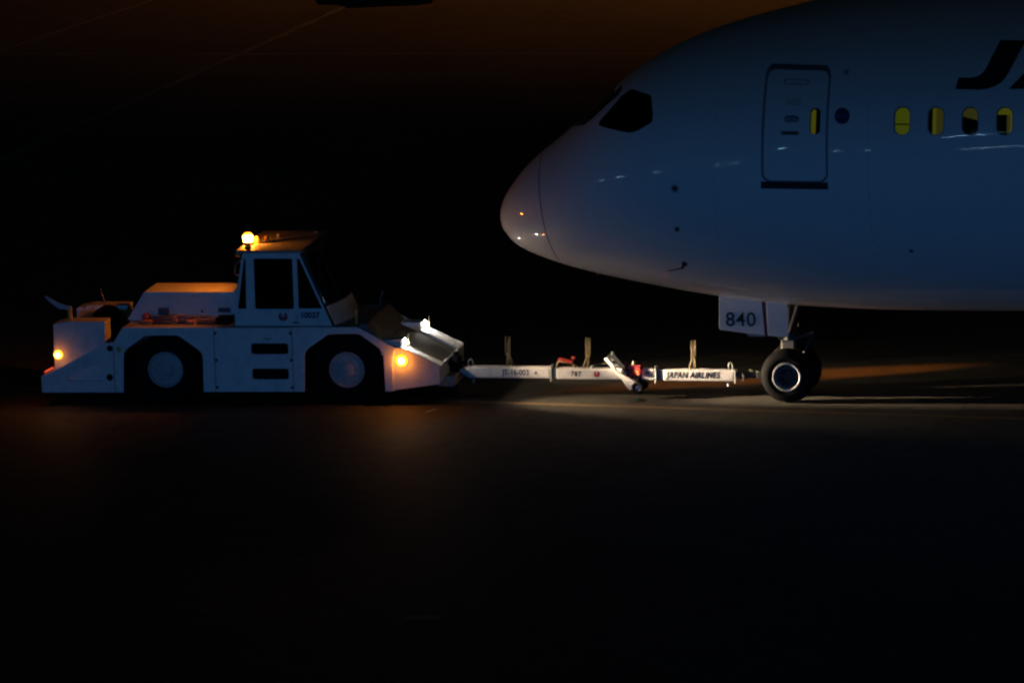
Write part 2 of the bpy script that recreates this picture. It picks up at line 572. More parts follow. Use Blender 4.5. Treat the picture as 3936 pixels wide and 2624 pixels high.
def decal(name, outline, m, parent, off=.004, holes=(), step=.06, label=None, pspace=False):
    cv = (lambda q: q) if pspace else (lambda q: to_p(*q))
    O = [cv(q) for q in dense(outline, step)]
    Hs = [[cv(q) for q in dense(h, step)] for h in holes]
    t0, t1 = min(p[0] for p in O), max(p[0] for p in O)
    a0, a1 = min(p[1] for p in O), max(p[1] for p in O)
    grid = []
    kt = max(1, int((t1 - t0) / .02)); ka = max(1, int((a1 - a0) / .025))
    for i in range(1, kt):
        for j in range(1, ka):
            p = (t0 + (t1 - t0) * i / kt, a0 + (a1 - a0) * j / ka)
            if inside(p, O): grid.append(p)
    pts, tris = cdt_patch(O, Hs, grid)
    o = skin(name, m, pts, tris, off, parent)
    if label: o['label'] = label
    return o
def reveal(name, outline, m, parent, depth, off=0.0, step=.05):
    """the cut edge of an opening, running inwards from the skin"""
    O = [to_p(*q) for q in dense(outline, step)]
    mb = MB(); vs = []
    for t, th in O:
        n = snorm(t, th); p = spt(t, th)
        vs += [p + n * off, p - n * depth]
    k = len(O)
    mb.add(vs, [(2 * i, 2 * ((i + 1) % k), 2 * ((i + 1) % k) + 1, 2 * i + 1) for i in range(k)], True)
    return mb.build(name, m, parent)

WIN_X = [2.421, 2.979, 3.538, 4.102, 4.665, 5.228, 5.79]
WZ = 5.107
def win_outline(x, g=0.0):
    return rrect(x - .125 - g, x + .125 + g, WZ - .215 - g, WZ + .215 + g, .115 + g * .8, 6)
DWIN = rrect(.885, 1.06, 4.885, 5.29, .07, 5)
def n_to_p(x, n):
    t = sqrt(x - X0); w = sec(t)[2]
    return (t, acos(max(-1, min(1, -n / w))))
CK1 = [(-2.905, 4.856), (-2.882, 4.91), (-2.538, 5.295), (-2.42, 5.388), (-2.36, 5.41), (-2.309, 5.413), (-1.99, 5.382), (-1.945, 5.36), (-1.925, 5.32), (-1.86, 5.10), (-1.858, 5.02), (-1.872, 4.978), (-2.099, 4.845), (-2.20, 4.807), (-2.28, 4.797), (-2.36, 4.80), (-2.82, 4.833), (-2.88, 4.84)]
CK1p = [to_p(*q) for q in dense(CK1, .04)]
_c0 = [to_p(*q) for q in [(-3.497, 4.689), (-3.373, 4.738), (-3.23, 4.78), (-3.17, 4.83), (-3.053, 4.914), (-2.637, 5.284), (-2.585, 5.35), (-2.59, 5.395), (-2.64, 5.405)]]
_c0 += [n_to_p(-2.74, -.75), n_to_p(-2.80, -.35), n_to_p(-2.82, -.035), n_to_p(-3.58, -.035)]
CK0p = []
for i in range(len(_c0)):
    a, b = _c0[i], _c0[(i + 1) % len(_c0)]
    k = max(1, int(math.hypot((a[0] - b[0]) * TH, a[1] - b[1]) / .05))
    CK0p += [(a[0] + (b[0] - a[0]) * j / k, a[1] + (b[1] - a[1]) * j / k) for j in range(k)]
holes = [[to_p(*q) for q in dense(win_outline(x), .04)] for x in WIN_X]
holes += [[to_p(*q) for q in dense(DWIN, .04)], CK1p, CK0p]
TE = sqrt(24 - X0)
ts = [0.0] + [.02 + (i / 74) * (sqrt(11) - .02) for i in range(75)] + [sqrt(11) + (TE - sqrt(11)) * i / 12 for i in range(1, 13)]
ths = [-pi / 2 + pi * j / 60 for j in range(61)]
outer = [(t, -pi / 2) for t in ts] + [(TE, a) for a in ths[1:-1]] + [(t, pi / 2) for t in ts[::-1]] + [(0, a) for a in ths[1:-1][::-1]]
grid = [(t, a) for t in ts[1:-1] for a in ths[1:-1]]
pts, tris = cdt_patch(outer, holes, grid)
# far half without openings
ep, en, ef = [], [], []
k = len(ths)
for t in ts:
    for a in ths:
        p, n = spt(t, a), snorm(t, a)
        ep.append(Vector((p.x, -p.y, p.z))); en.append(Vector((n.x, -n.y, n.z)))
for i in range(len(ts) - 1):
    for j in range(k - 1):
        ef.append((i * k + j, i * k + j + 1, (i + 1) * k + j + 1, (i + 1) * k + j))
skin('fuselage', FUS, pts, tris, 0, jet, (ep, en, ef))
# rear bulkhead closing the section and dark liner so that no light leaks through the openings
_e = [spt(TE, a) for a in ths] + [Vector((p.x, -p.y, p.z)) for p in [spt(TE, a) for a in ths[::-1]]]
MB().add(_e, [tuple(range(len(_e)))]).build('rear_bulkhead', DARK, jet)

# cockpit panes
def pane_from(name, poly, parent, off, m, label=None, flip=False):
    t0, t1 = min(p[0] for p in poly), max(p[0] for p in poly); a0, a1 = min(p[1] for p in poly), max(p[1] for p in poly)
    grid = [(t0 + (t1 - t0) * i / 12, a0 + (a1 - a0) * j / 12) for i in range(1, 12) for j in range(1, 12)]
    grid = [p for p in grid if inside(p, poly)]
    q, tr = cdt_patch(poly, [], grid)
    o = skin(name, m, q, tr, off, parent, flip=flip)
    if label: o['label'] = label
    return o
DGLASS = mat('dark cockpit glass', (.006, .007, .008), .5, var=.1, spec=.1)
for poly in (CK0p, CK1p):
    pane_from('cockpit_window', poly, jet, .004, DGLASS, 'dark cockpit pane on the far side', True)
for poly, lab in ((CK1p, 'dark side window of the cockpit'), (CK0p, 'dark windshield pane of the cockpit')):
    w = pane_from('cockpit_window', poly, jet, -.004, CGLASS, lab)
    mb = MB(); vs = []
    for tt, th in poly:
        n = snorm(tt, th); p = spt(tt, th)
        vs += [p, p - n * .06]
    kk = len(poly)
    mb.add(vs, [(2 * i, 2 * ((i + 1) % kk), 2 * ((i + 1) % kk) + 1, 2 * i + 1) for i in range(kk)], True).build('window_frame', INK, w)
    b = pane_from('cockpit_interior', poly, w, -.32, SEAT)
decal('overhead_lamp', [(-2.05, 5.225), (-1.945, 5.225), (-1.945, 5.262), (-2.05, 5.262)], GRN, jet, -.30)

# cabin windows with glowing layers behind the pane standing in for cabin light
def poly_clip(outline, f):
    """part of a convex outline where f(x, z) >= 0"""
    out = []
    for i in range(len(outline)):
        a, b = outline[i], outline[(i + 1) % len(outline)]
        fa, fb = f(*a), f(*b)
        if fa >= 0: out.append(a)
        if (fa >= 0) != (fb >= 0):
            u = fa / (fa - fb); out.append((a[0] + (b[0] - a[0]) * u, a[1] + (b[1] - a[1]) * u))
    return out
def cabin_window(x, style):
    o = win_outline(x)
    w = decal('cabin_window', o, WGLASS, jet, -.016)
    reveal('window_frame', o, mat('window reveal', (.10, .10, .09), .6), w, .075)
    decal('window_surround', win_outline(x, .016), mat('window surround grey', (.30, .31, .34), .5), w, .003, [win_outline(x, .001)])
    big = win_outline(x, .012)
    def layer(f, m, off, nm):
        q = big
        for g in (f if isinstance(f, tuple) else (f,)):
            if g: q = poly_clip(q, g)
        if len(q) > 2: decal(nm, q, m, w, off)
    if style == 0:
        layer(lambda a, b: b - (WZ - .035), BLIND, -.055, 'window_blind')
        layer(lambda a, b: (WZ - .055) - b, BLIND, -.062, 'window_blind')
        layer(None, SEAT, -.070, 'cabin_interior')
    elif style == 1:
        layer(lambda a, b: a - (x - .065), LINING, -.056, 'cabin_interior')
        layer((lambda a, b: a - (x - .005), lambda a, b: (x + .125) - a), LINDIM, -.050, 'cabin_interior')
        layer(None, SEAT, -.072, 'seat_back')
    elif style == 2:
        layer(lambda a, b: b - (WZ + .05 - .25 * (a - x)), LINDIM, -.056, 'cabin_interior')
        layer(None, SEAT, -.072, 'seat_back')
    else:
        layer(None, LINING, -.072, 'cabin_interior')
        layer((lambda a, b: (x + .03) - a, lambda a, b: (WZ + .11) - b), SEAT, -.055, 'seat_back')
        layer((lambda a, b: a - (x + .03), lambda a, b: (x + .085) - a, lambda a, b: (WZ + .1) - b), LINDIM, -.06, 'cabin_interior')
    return w
for i, x in enumerate(WIN_X):
    cabin_window(x, [0, 1, 2, 3, 1, 0, 2][i])

# passenger door
door = decal('passenger_door', rrect(.115, 1.155, 4.135, 5.85, .13, 6), FUS, jet, .010, [DWIN], .07)
DSEAL = mat('door seal grey', (.21, .22, .25), .55, var=.1, spec=.2)
decal('door_seal', rrect(.068, 1.192, 4.10, 5.935, .15, 6), DSEAL, door, .004, [rrect(.112, 1.158, 4.132, 5.853, .13, 6)], .07)
decal('door_hood', [(.12, 5.862), (1.14, 5.862), (1.12, 5.93), (.15, 5.93)], mat('door hood grey', (.10, .11, .12), .55), door, .008)
decal('sill', [(.06, 3.995), (1.19, 3.995), (1.186, 4.112), (.066, 4.112)], mat('door sill', (.025, .025, .03), .5, metal=.3, spec=.2), door, .014)
dw = decal('door_window', DWIN, WGLASS, door, -.012)
reveal('window_frame', DWIN, INK, dw, .08, .010)
decal('cabin_interior', rrect(.875, 1.07, 4.875, 5.30, .07, 5), SEAT, dw, -.075)
decal('cabin_interior', rrect(.885, .965, 4.89, 5.285, .03, 5), LINING, dw, -.06)
PURP = mat('faded placard outline', (.36, .33, .40), .5, var=.1, spec=.2)
decal('placard', rrect(.40, .83, 5.635, 5.715, .035), PURP, door, .0125, [rrect(.425, .805, 5.652, 5.698, .022)])
decal('placard', rrect(.47, .72, 5.32, 5.43, .05), mat('faded placard', (.60, .62, .58), .5, var=.2), door, .0125)
decal('handle_recess', rrect(.45, .70, 5.06, 5.16, .045), mat('recess grey', (.30, .32, .36), .5), door, .0125)
decal('arrow_mark', [(.46, 5.14), (.52, 5.165), (.62, 5.165), (.70, 5.135), (.70, 5.12), (.62, 5.145), (.52, 5.145), (.46, 5.12)], INK, door, .0145)
decal('handle_recess', rrect(.40, .71, 4.865, 4.925, .028), mat('recess dark', (.12, .12, .13), .5), door, .0125)
hm = MB()
for q in ((.49, 4.895), (.56, 4.90), (.64, 4.893)):
    tt, th = to_p(*q); hm.tube(spt(tt, th), spt(tt, th) + snorm(tt, th) * .035, .022, seg=10)
a_, b_ = (spt(*to_p(.47, 4.895)) + snorm(*to_p(.47, 4.895)) * .035), (spt(*to_p(.66, 4.893)) + snorm(*to_p(.66, 4.893)) * .035)
hm.tube(a_, b_, .018, seg=10)
hm.build('handle', mat('door handle', (.16, .07, .08), .4), door)
# markings and ports
decal('roundel', circ(1.421, 5.176, .128, 32), NAVY, jet, .005, label='dark blue disc beside the door')
decal('roundel_band', poly_clip(poly_clip(circ(1.421, 5.176, .11, 32), lambda a, b: b - 5.15), lambda a, b: 5.20 - b), mat('roundel light band', (.06, .06, .2), .5), jet, .008)
decal('placard', circ(1.44, 5.84, .05, 14, .045), mat('small faded mark', (.40, .42, .42), .5), jet, .005)
for x, z, r in ((-1.425, 3.952, .042), (-1.436, 3.252, .03), (2.477, 2.929, .024)):
    decal('static_port', circ(x, z, r, 16), DARK, jet, .005)
    decal('port_plate', circ(x, z, r * 1.8, 20), mat('port plate', (.5, .5, .51), .4, metal=.4), jet, .003)
pm = MB()
p1 = spt(*to_p(-1.42, 2.61)); n1 = snorm(*to_p(-1.42, 2.61))
decal('probe_plate', circ(-1.41, 2.605, .05, 16), DARK, jet, .005)
pm.tube(p1, p1 + n1 * .11, .024, .016, 10)
pm.tube(p1 + n1 * .10 + Vector((.03, 0, .01)), p1 + n1 * .10 + Vector((-.24, -.01, -.05)), .013, .006, 8)
pm.build('pitot_probe', DARK, jet)
q1 = spt(*to_p(-3.25, 2.16)) ; n1 = snorm(*to_p(-3.25, 2.16))
MB().tube(q1, q1 + n1 * .09, .012, .008, 8).build('drain_mast', GREY, jet)
for xs in (-.74, 1.86):
    zz = [2.6 + .25 * i for i in range(14)]
    zz = [z for z in zz if sec(sqrt(xs - X0))[0] - 2.6 < z < sec(sqrt(xs - X0))[0] + 2.4]
    decal('skin_joint', [(xs - .004, z) for z in zz] + [(xs + .004, z) for z in zz[::-1]], mat('skin joint grey', (.42, .42, .44), .6), jet, .002, step=.3)
# radome joint
seam = [(-4.075, 4.27), (-4.03, 4.08), (-3.991, 3.90), (-3.946, 3.68), (-3.918, 3.50), (-3.895, 3.347), (-3.849, 3.039), (-3.793, 2.733), (-3.751, 2.46)]
decal('radome_seam', [(x - .008, z) for x, z in seam] + [(x + .008, z) for x, z in seam[::-1]], mat('seam', (.05, .05, .06), .6), jet, .003)
# title on the side
TJ = [(3.969, 6.339), (4.392, 6.335), (4.358, 6.276), (4.216, 5.995), (4.14, 5.85), (4.086, 5.767), (4.02, 5.70), (3.927, 5.645), (3.81, 5.61), (3.683, 5.594), (3.279, 5.602), (3.321, 5.775), (3.528, 5.781), (3.61, 5.79), (3.671, 5.82), (3.72, 5.86), (3.767, 5.919), (3.874, 6.144)]
decal('title_letter', TJ, INK, jet, .005, label='black slanted letter J')
TA = [(4.155, 5.607), (4.88, 6.34), (5.20, 6.34), (5.26, 5.607), (4.96, 5.607), (4.95, 5.74), (4.63, 5.74), (4.50, 5.607)]
decal('title_letter', TA, INK, jet, .005, [[(4.76, 5.87), (4.94, 5.87), (4.92, 6.06)]], label='black slanted letter A')
TL = [(5.36, 5.607), (5.75, 6.34), (6.09, 6.34), (5.80, 5.78), (6.30, 5.78), (6.21, 5.607)]
decal('title_letter', TL, INK, jet, .005, label='black slanted letter L')

# nose gear
for n0 in (-.5, .14):
    near = n0 < 0
    w = MB()
    pr = [(.235, .03), (.26, .008), (.33, .0), (.40, .03), (.44, .075), (.455, .13), (.455, .23), (.44, .285), (.40, .33), (.33, .36), (.26, .352), (.235, .33)]
    w.lathe(pr, (0.0, n0, .452), 'Y', 56)
    ty = w.build('tyre', BLACK, jet)
    r = MB()
    s_, o_ = (1, n0) if near else (-1, n0 + .36)
    r.lathe([(.246, .012 * s_), (.246, .002 * s_), (.225, -.002 * s_), (.212, .006 * s_), (.200, .035 * s_), (.185, .10 * s_)], (0, o_, .452), 'Y', 48)
    rm = r.build('rim', RIM, ty)
    r = MB()
    r.lathe([(.187, .10 * s_), (.11, .085 * s_), (.095, .05 * s_), (.05, .03 * s_), (0, .03 * s_)], (0, o_, .452), 'Y', 36)
    r.build('hub', DARK, rm)
    r = MB()
    for i in range(10):
        a = 2 * pi * i / 10
        r.tube((.15 * cos(a), o_ + .092 * s_, .452 + .15 * sin(a)), (.15 * cos(a), o_ + .066 * s_, .452 + .15 * sin(a)), .012, seg=6)
    r.build('wheel_bolts', GREY, rm)['kind'] = 'stuff'
MB().tube((0, -.2, .452), (0, .2, .452), .06).build('axle', DARK, jet)
MB().tube((0, 0, .40), (0, 0, 1.0), .062, seg=20).tube((0, 0, .98), (.03, 0, 2.1), .098, seg=20).build('strut', mat('strut paint', (.05, .05, .05), .6), jet)
MB().box(-.15, .09, -.13, .13, .83, 1.005).build('steering_collar', mat('collar paint', (.18, .18, .17), .45, var=.15), jet, .03)
for s_ in (-1, 1):
    MB().tube((.05, .10 * s_, 1.02), (.39, .06 * s_, 1.12), .03).tube((.39, .06 * s_, 1.12), (.16, .06 * s_, .62), .028).build('torque_link', DARK, jet)
    MB().tube((.02, .16 * s_, 1.15), (.30, .26 * s_, 1.95), .045).build('drag_brace', DARK, jet)
    MB().tube((-.14, .17 * s_, 1.07), (-.14, .10 * s_, 1.07), .055, seg=16).build('taxi_light', DARK, jet)
for sg in (-1, 1):
    y0, y1 = (-.532, -.50) if sg < 0 else (.50, .532)
    d = MB().prism([(-1.10, 2.05), (-.405, 2.05), (-.385, 1.76), (-.345, 1.172), (-.637, 1.198), (-1.09, 1.256), (-1.116, 1.28)], y0, y1).build('gear_door', FUS, jet, .006)
    MB().prism([(-.325, 2.05), (.0, 2.05), (.03, 1.69), (.055, 1.64), (.066, 1.58), (.052, 1.137), (-.286, 1.158)], y0, y1).build('gear_door', FUS, jet, .006)
    MB().prism([(-.404, 2.05), (-.33, 2.05), (-.292, 1.150), (-.345, 1.150)], y0 + .008, y1 - .008).build('door_edge_strip', mat('door edge red', (.16, .02, .05), .5), jet)
    MB().prism([(-.66, 1.19), (-.35, 1.163), (-.35, 1.14), (-.62, 1.14)], y0 + .03 * (sg < 0), y1 - .03 * (sg > 0) + .02 * (sg < 0)).build('door_link', GREY, jet)
    if sg < 0:
        text_part('fleet_number', '840', .335, (-.745, y0 - .002, 1.425), d, INK, 1.0, 0, .003, 1.06, label='fleet number 840 in dark blue')

# ------------------------------------------------------------------ tug
TGO, TGA = Vector((-2.8246, 1.1243, 0)), radians(11.0)
tug = empty('towing_tractor', TGO, -TGA, 'white airport towing tractor with a glassed cab and flashing amber roof beacon', 'tractor')
TW = 2.2
def both(fn):
    for far in (False, True):
        fn((lambda a, b: (TW - b, TW - a)) if far else (lambda a, b: (a, b)), far)
SLOTS = [rrect(-1.62, -.98, .888, 1.073, .045), rrect(-1.617, -.985, .455, .64, .045)]
REARP = [(-3.849, 1.345), (-2.268, 1.345), (-2.268, .236), (-2.477, .233), (-2.473, .856), (-2.49, .90), (-2.535, .954), (-2.86, 1.19), (-2.93, 1.208), (-3.41, 1.205), (-3.48, 1.19), (-3.77, .985), (-3.83, .92), (-3.847, .876), (-3.876, .223), (-4.02, .223), (-4.02, 1.085)]
FRONTP = [(-.905, 1.35), (.215, 1.35), (.27, 1.335), (.862, 1.0), (.815, .72), (.812, .249), (.671, .253), (.662, .86), (.648, .91), (.6, .985), (.27, 1.22), (.21, 1.237), (-.23, 1.23), (-.30, 1.21), (-.62, .995), (-.68, .93), (-.70, .879), (-.725, .239), (-.905, .24)]
def sides(m, far):
    a, b = m(0, .05)
    MB().prism(REARP, a, b).build('rear_fender', WHITE, tug, .008)
    MB().prism(FRONTP, a, b).build('front_fender', WHITE, tug, .008)
    a, b = m(-.004, .046)
    pn = MB().prism([(-2.258, .238), (-.915, .242), (-.915, 1.34), (-2.258, 1.335)], a, b, SLOTS).build('access_panel', WHITE, tug, .005)
    for sl in SLOTS:
        c, d = m(.046, .14)
        x0, x1, z0, z1 = min(p[0] for p in sl), max(p[0] for p in sl), min(p[1] for p in sl), max(p[1] for p in sl)
        MB().box(x0 - .03, x1 + .03, *m(.12, .14), z0 - .03, z1 + .03).build('step_recess', BLACK, pn)
        MB().box(x0 - .02, x1 + .02, *m(.05, .12), z0 - .025, z0 - .005).build('step', DARK, pn)
    for x in (-2.235, -.935):
        for z in (1.25, .785, .318):
            y = -.004 if not far else TW + .004
            MB().tube((x, y - .008 if not far else y + .008, z), (x, TW / 2, z), .026, seg=12).build('panel_bolt', DARK, pn)
    MB().prism(rrect(-1.40, -1.28, 1.13, 1.165, .01), *m(-.006, .0)).build('placard', mat('grey placard', (.35, .36, .38), .5), pn)
    # tail wedge with the sunk pocket
    pocket = [(-4.86, .44), (-4.83, .475), (-4.30, .765), (-4.25, .76), (-4.235, .72), (-4.25, .42), (-4.80, .418)]
    a, b = m(.004, .054)
    MB().prism([(-5.312, .504), (-5.04, .624), (-4.17, 1.072), (-4.03, 1.085), (-4.03, .223), (-5.303, .22), (-5.312, .24)], a, b, [pocket]).build('tail_wedge', WHITE, tug, .006)
    MB().prism([(-5.29, .49), (-4.17, 1.04), (-4.03, 1.05), (-4.03, .24), (-5.29, .24)], *m(.085, .36)).build('tail_wedge_inner', WHITE, tug, .006)
    for x, z, r in ((-4.085, .985, .052), (-4.107, .484, .058)):
        y = .004 if not far else TW - .004
        MB().tube((x, y - .012 if not far else y + .012, z), (x, y + (.02 if not far else -.02), z), r, seg=18).build('lashing_hole_cap', BLACK, tug)
    MB().prism(circ(-3.931, .963, .038, 16, .062), *m(-.005, .01)).build('side_reflector', mat('yellow reflector', (.55, .40, .03), .4), tug)
    # upper rear box
    MB().prism([(-5.085, 1.385), (-4.85, 1.43), (-4.178, 1.43), (-4.19, .70), (-5.095, .58)], *m(.09, .5)).build('ballast_box', WHITE, tug, .012)
    # front wedge
    MB().prism([(.80, .262), (1.61, .374), (1.611, .70), (.99, .99), (.855, .995), (.80, .72)], *m(.03, .08)).build('front_side_panel', WHITE, tug, .006)
    MB().prism([(.60, 1.12), (.963, 1.12), (.955, .99), (1.60, .672), (1.60, .56), (.60, .86)], *m(.082, .44)).build('front_rail', WHITE, tug, .010)
both(sides)
def mirror_y(y): return TW - y
MB().box(-3.84, .23, .052, TW - .052, 1.32, 1.347).build('deck', mat('deck plate', (.30, .30, .31), .6, var=.2, scale=5, dirt=(.08, .07, .06), dirt_amt=.6), tug)
MB().box(-2.46, -.74, .15, TW - .15, .30, 1.318).box(-5.0, .9, .58, TW - .58, .32, .70).build('chassis', BLACK, tug)
MB().box(-5.28, -4.1, .362, TW - .362, .25, .49).build('rear_beam', WHITE, tug, .01)
MB().prism([(.20, 1.352), (.235, 1.395), (.36, 1.395), (.64, 1.09), (1.585, .645), (1.585, .55), (.60, .83), (.20, 1.30)], .445, TW - .445).build('nose_plate', mat('worn nose paint', (.22, .20, .17), .75, spec=.1, var=.15, scale=3, dirt=(.14, .12, .10), dirt_amt=.7), tug, .006)
for a_, b_ in ((.086, .443), (TW - .443, TW - .086)):
    MB().prism([(.24, 1.352), (.25, 1.39), (.36, 1.39), (.60, 1.125), (.60, .90), (.28, 1.30)], a_, b_).build('nose_shoulder', MATS['worn nose paint'], tug, .006)
MB().box(1.575, 1.612, .082, TW - .082, .38, .67).build('front_plate', WHITE, tug, .006)
MB().box(1.50, 1.78, .40, TW - .40, .265, .43).build('front_bumper', mat('bumper grey', (.35, .35, .35), .5, var=.15), tug, .012)
MB().box(1.565, 1.72, .392, .40, .275, .372).build('bumper_reflector', REFL, tug)
# hitch
MB().box(1.60, 1.76, .88, 1.24, .36, .66).tube((1.70, 1.06, .30), (1.70, 1.06, .74), .05, seg=14).box(1.74, 1.88, .93, 1.19, .50, .56).box(1.74, 1.88, .93, 1.19, .36, .415).build('tow_hitch', BLACK, tug, .01)
for q in ([(1.62, .80, .62), (1.72, .78, .50), (1.76, .80, .36), (1.72, .84, .30)], [(1.62, 1.34, .62), (1.72, 1.36, .50), (1.74, 1.34, .36)]):
    MB().path(q, .035).build('hitch_hose', BLACK, tug)
# wheels
for x in (0.0, -3.15):
    for far in (False, True):
        o_, s_ = (.06, 1) if not far else (TW - .06, -1)
        pr = [(.30, .06), (.33, .02), (.42, .0), (.52, .02), (.575, .06), (.60, .12), (.60, .28), (.575, .34), (.52, .38), (.33, .38), (.30, .34)]
        ty = MB().lathe([(r, t * s_) for r, t in pr], (x, o_, .602), 'Y', 56).build('tyre', BLACK, tug)
        rm = MB().lathe([(r, t * s_) for r, t in [(.31, .05), (.305, .028), (.285, .022), (.268, .032), (.258, .055)]], (x, o_, .602), 'Y', 48).build('rim', RIM, ty)
        MB().lathe([(r, t * s_) for r, t in [(.260, .055), (.215, .04), (.13, .035), (.12, .012), (.10, .005), (0, .002)]], (x, o_, .602), 'Y', 40).build('wheel_disc', mat('wheel disc paint', (.46, .47, .49), .45, var=.1, scale=7, dirt=(.2, .19, .18), dirt_amt=.5, spec=.3), rm)
        nb = MB()
        for i in range(10):
            a = 2 * pi * i / 10
            nb.tube((x + .175 * cos(a), o_ + .036 * s_, .602 + .175 * sin(a)), (x + .175 * cos(a), o_ + .018 * s_, .602 + .175 * sin(a)), .013, seg=6)
        nb.build('wheel_nuts', GREY, rm)['kind'] = 'stuff'
# engine hood with clutter on the near deck
MB().prism([(-3.612, 1.846), (-2.0, 1.846), (-2.0, 1.35), (-3.90, 1.35), (-3.918, 1.37)], .65, 1.55).build('engine_hood', WHITE, tug, .012)
MB().box(-3.36, -3.175, .58, .648, 1.456, 1.577).build('control_box', mat('dark blue box', (.06, .07, .10), .5), tug, .008)
MB().tube((-3.57, .52, 1.35), (-3.57, .52, 1.47), .065, seg=18).tube((-3.57, .52, 1.47), (-3.57, .52, 1.50), .03, seg=10).build('fire_extinguisher', mat('extinguisher red', (.30, .05, .06), .4), tug)
for q, r_ in (([(-3.48, .50, 1.43), (-3.0, .50, 1.425), (-2.6, .50, 1.44), (-2.3, .50, 1.40)], .014), ([(-3.45, .44, 1.395), (-2.35, .44, 1.39)], .018), ([(-3.3, .56, 1.46), (-2.9, .56, 1.455), (-2.85, .56, 1.37)], .012)):
    MB().path(q, r_).build('hydraulic_pipe', mat('pipe purple grey', (.20, .16, .22), .4, metal=.3), tug)
for q in ((-3.60, -3.42, .30, .44, 1.40), (-3.05, -2.98, .30, .40, 1.42), (-2.80, -2.66, .28, .40, 1.40)):
    MB().box(*q[:4], 1.35, q[4]).build('deck_fitting', mat('fitting orange', (.45, .18, .08), .5, var=.3), tug, .006)
for q in ((-2.98, -2.82, .30, .40, 1.385), (-2.62, -2.30, .26, .40, 1.38), (-3.40, -3.08, .28, .40, 1.378)):
    MB().box(*q[:4], 1.35, q[4]).build('deck_fitting', DARK, tug, .006)
MB().box(-2.315, -2.11, .60, .648, 1.498, 1.578).build('control_box', MATS['dark blue box'], tug, .008)
MB().box(-2.29, -2.04, .30, .60, 1.35, 1.46).tube((-2.18, .29, 1.41), (-2.18, .31, 1.41), .03).build('battery_box', BLACK, tug, .01)
MB().tube((-2.60, .62, 1.516), (-2.60, .655, 1.516), .022).build('filler_cap', DARK, tug)
# things at the tail
MB().lathe([(.0, -.16), (.22, -.16), (.22, -.13), (.15, -.12), (.15, .12), (.22, .13), (.22, .16), (0, .16)], (-4.50, 1.45, 1.24), 'Y', 32).build('hose_reel', BLACK, tug)
MB().box(-4.9, -4.15, .60, 1.6, 1.0, 1.03).build('tail_deck', DARK, tug)
MB().box(-4.86, -4.80, .27, .33, 1.42, 1.64).build('mirror_post', YEL, tug, .006)
mm = MB()
mm.prism([(-4.79, 1.655), (-4.83, 1.60), (-5.02, 1.615), (-5.14, 1.70), (-5.27, 1.825), (-5.24, 1.84), (-5.06, 1.735), (-4.93, 1.685)], .285, .315)
mm.build('mirror_arm', mat('mirror arm paint', (.45, .46, .50), .4), tug, .005)
MB().tube((-4.60, 1.85, 1.42), (-4.69, 1.85, 1.71), .018, .009, 8).build('marker_rod', OLIVE, tug)
MB().tube((-4.98, .80, 1.45), (-4.94, .80, 1.50), .05, .05, 14).build('work_lamp', CHROME, tug)
MB().box(-4.99, -4.95, .76, .84, 1.0, 1.46).build('lamp_post', DARK, tug)
# rear lamps
MB().lathe([(0, -.045), (.06, -.04), (.075, -.015), (.075, .03)], (-5.02, .09, .86), 'Y', 20).build('rear_indicator', AMB, tug)
MB().lathe([(0, -.012), (.03, -.010), (.042, .0)], (-5.02, .049, .86), 'Y', 16).build('indicator_bulb', BULB, tug)
light('rear_indicator_light', 'POINT', (-5.02, .03, .86), 1.6, (1, .25, .02), tug, .04)
MB().prism([(-5.275, .535), (-5.16, .59), (-5.17, .615), (-5.285, .56)], .12, .30).build('tail_lamp', REDT, tug)
MB().prism([(-5.275, .535), (-5.16, .59), (-5.17, .615), (-5.285, .56)], TW - .30, TW - .12).build('tail_lamp', REDT, tug)
light('tail_lamp_light', 'POINT', (-5.36, .2, .62), .5, (1, .12, .03), tug, .03)
# front lamps
MB().lathe([(0, -.045), (.075, -.04), (.10, -.012), (.10, .02)], (.965, .035, .775), 'Y', 20).build('front_indicator', AMB, tug)
MB().lathe([(0, -.012), (.04, -.010), (.058, .0)], (.965, -.004, .775), 'Y', 16).build('indicator_bulb', BULB, tug)
light('front_indicator_light', 'POINT', (.965, -.04, .775), 8, (1, .27, .02), tug, .04)
for y in (.22, TW - .22):
    h = MB().lathe([(0, .06), (.04, .055), (.062, .025), (.062, 0)], (.962, y, 1.062), 'X', 20).build('headlamp', WHL, tug)
    MB().lathe([(.064, .022), (.072, .02), (.072, -.05)], (.962, y, 1.062), 'X', 20).build('bezel', CHROME, h)
    near = y < 1
    light('headlamp_beam', 'SPOT', (1.04, y, 1.062), 1150 if near else 260, (1, .74, .47), tug, .045, (7.6, y + (.2 if near else 1.6), .0), 46, .8)
    light('headlamp_hotspot', 'SPOT', (1.045, y, 1.062), 13000 if near else 900, (1, .76, .50), tug, .045, (8.2, .80 if near else 3.6, .30), 16, 1.0)
    light('headlamp_glow', 'POINT', (1.055, y, 1.045), 4, (1, .90, .78), tug, .03)
    light('headlamp_spill', 'SPOT', (1.03, y, 1.062), 54, (1, .80, .58), tug, .04, (2.03, y + (.28 if near else 0), 1.28), 132, .7)
    MB().box(1.045, 1.062, y - .01, y + .01, .93, 1.20).build('marker_rod', OLIVE, tug)
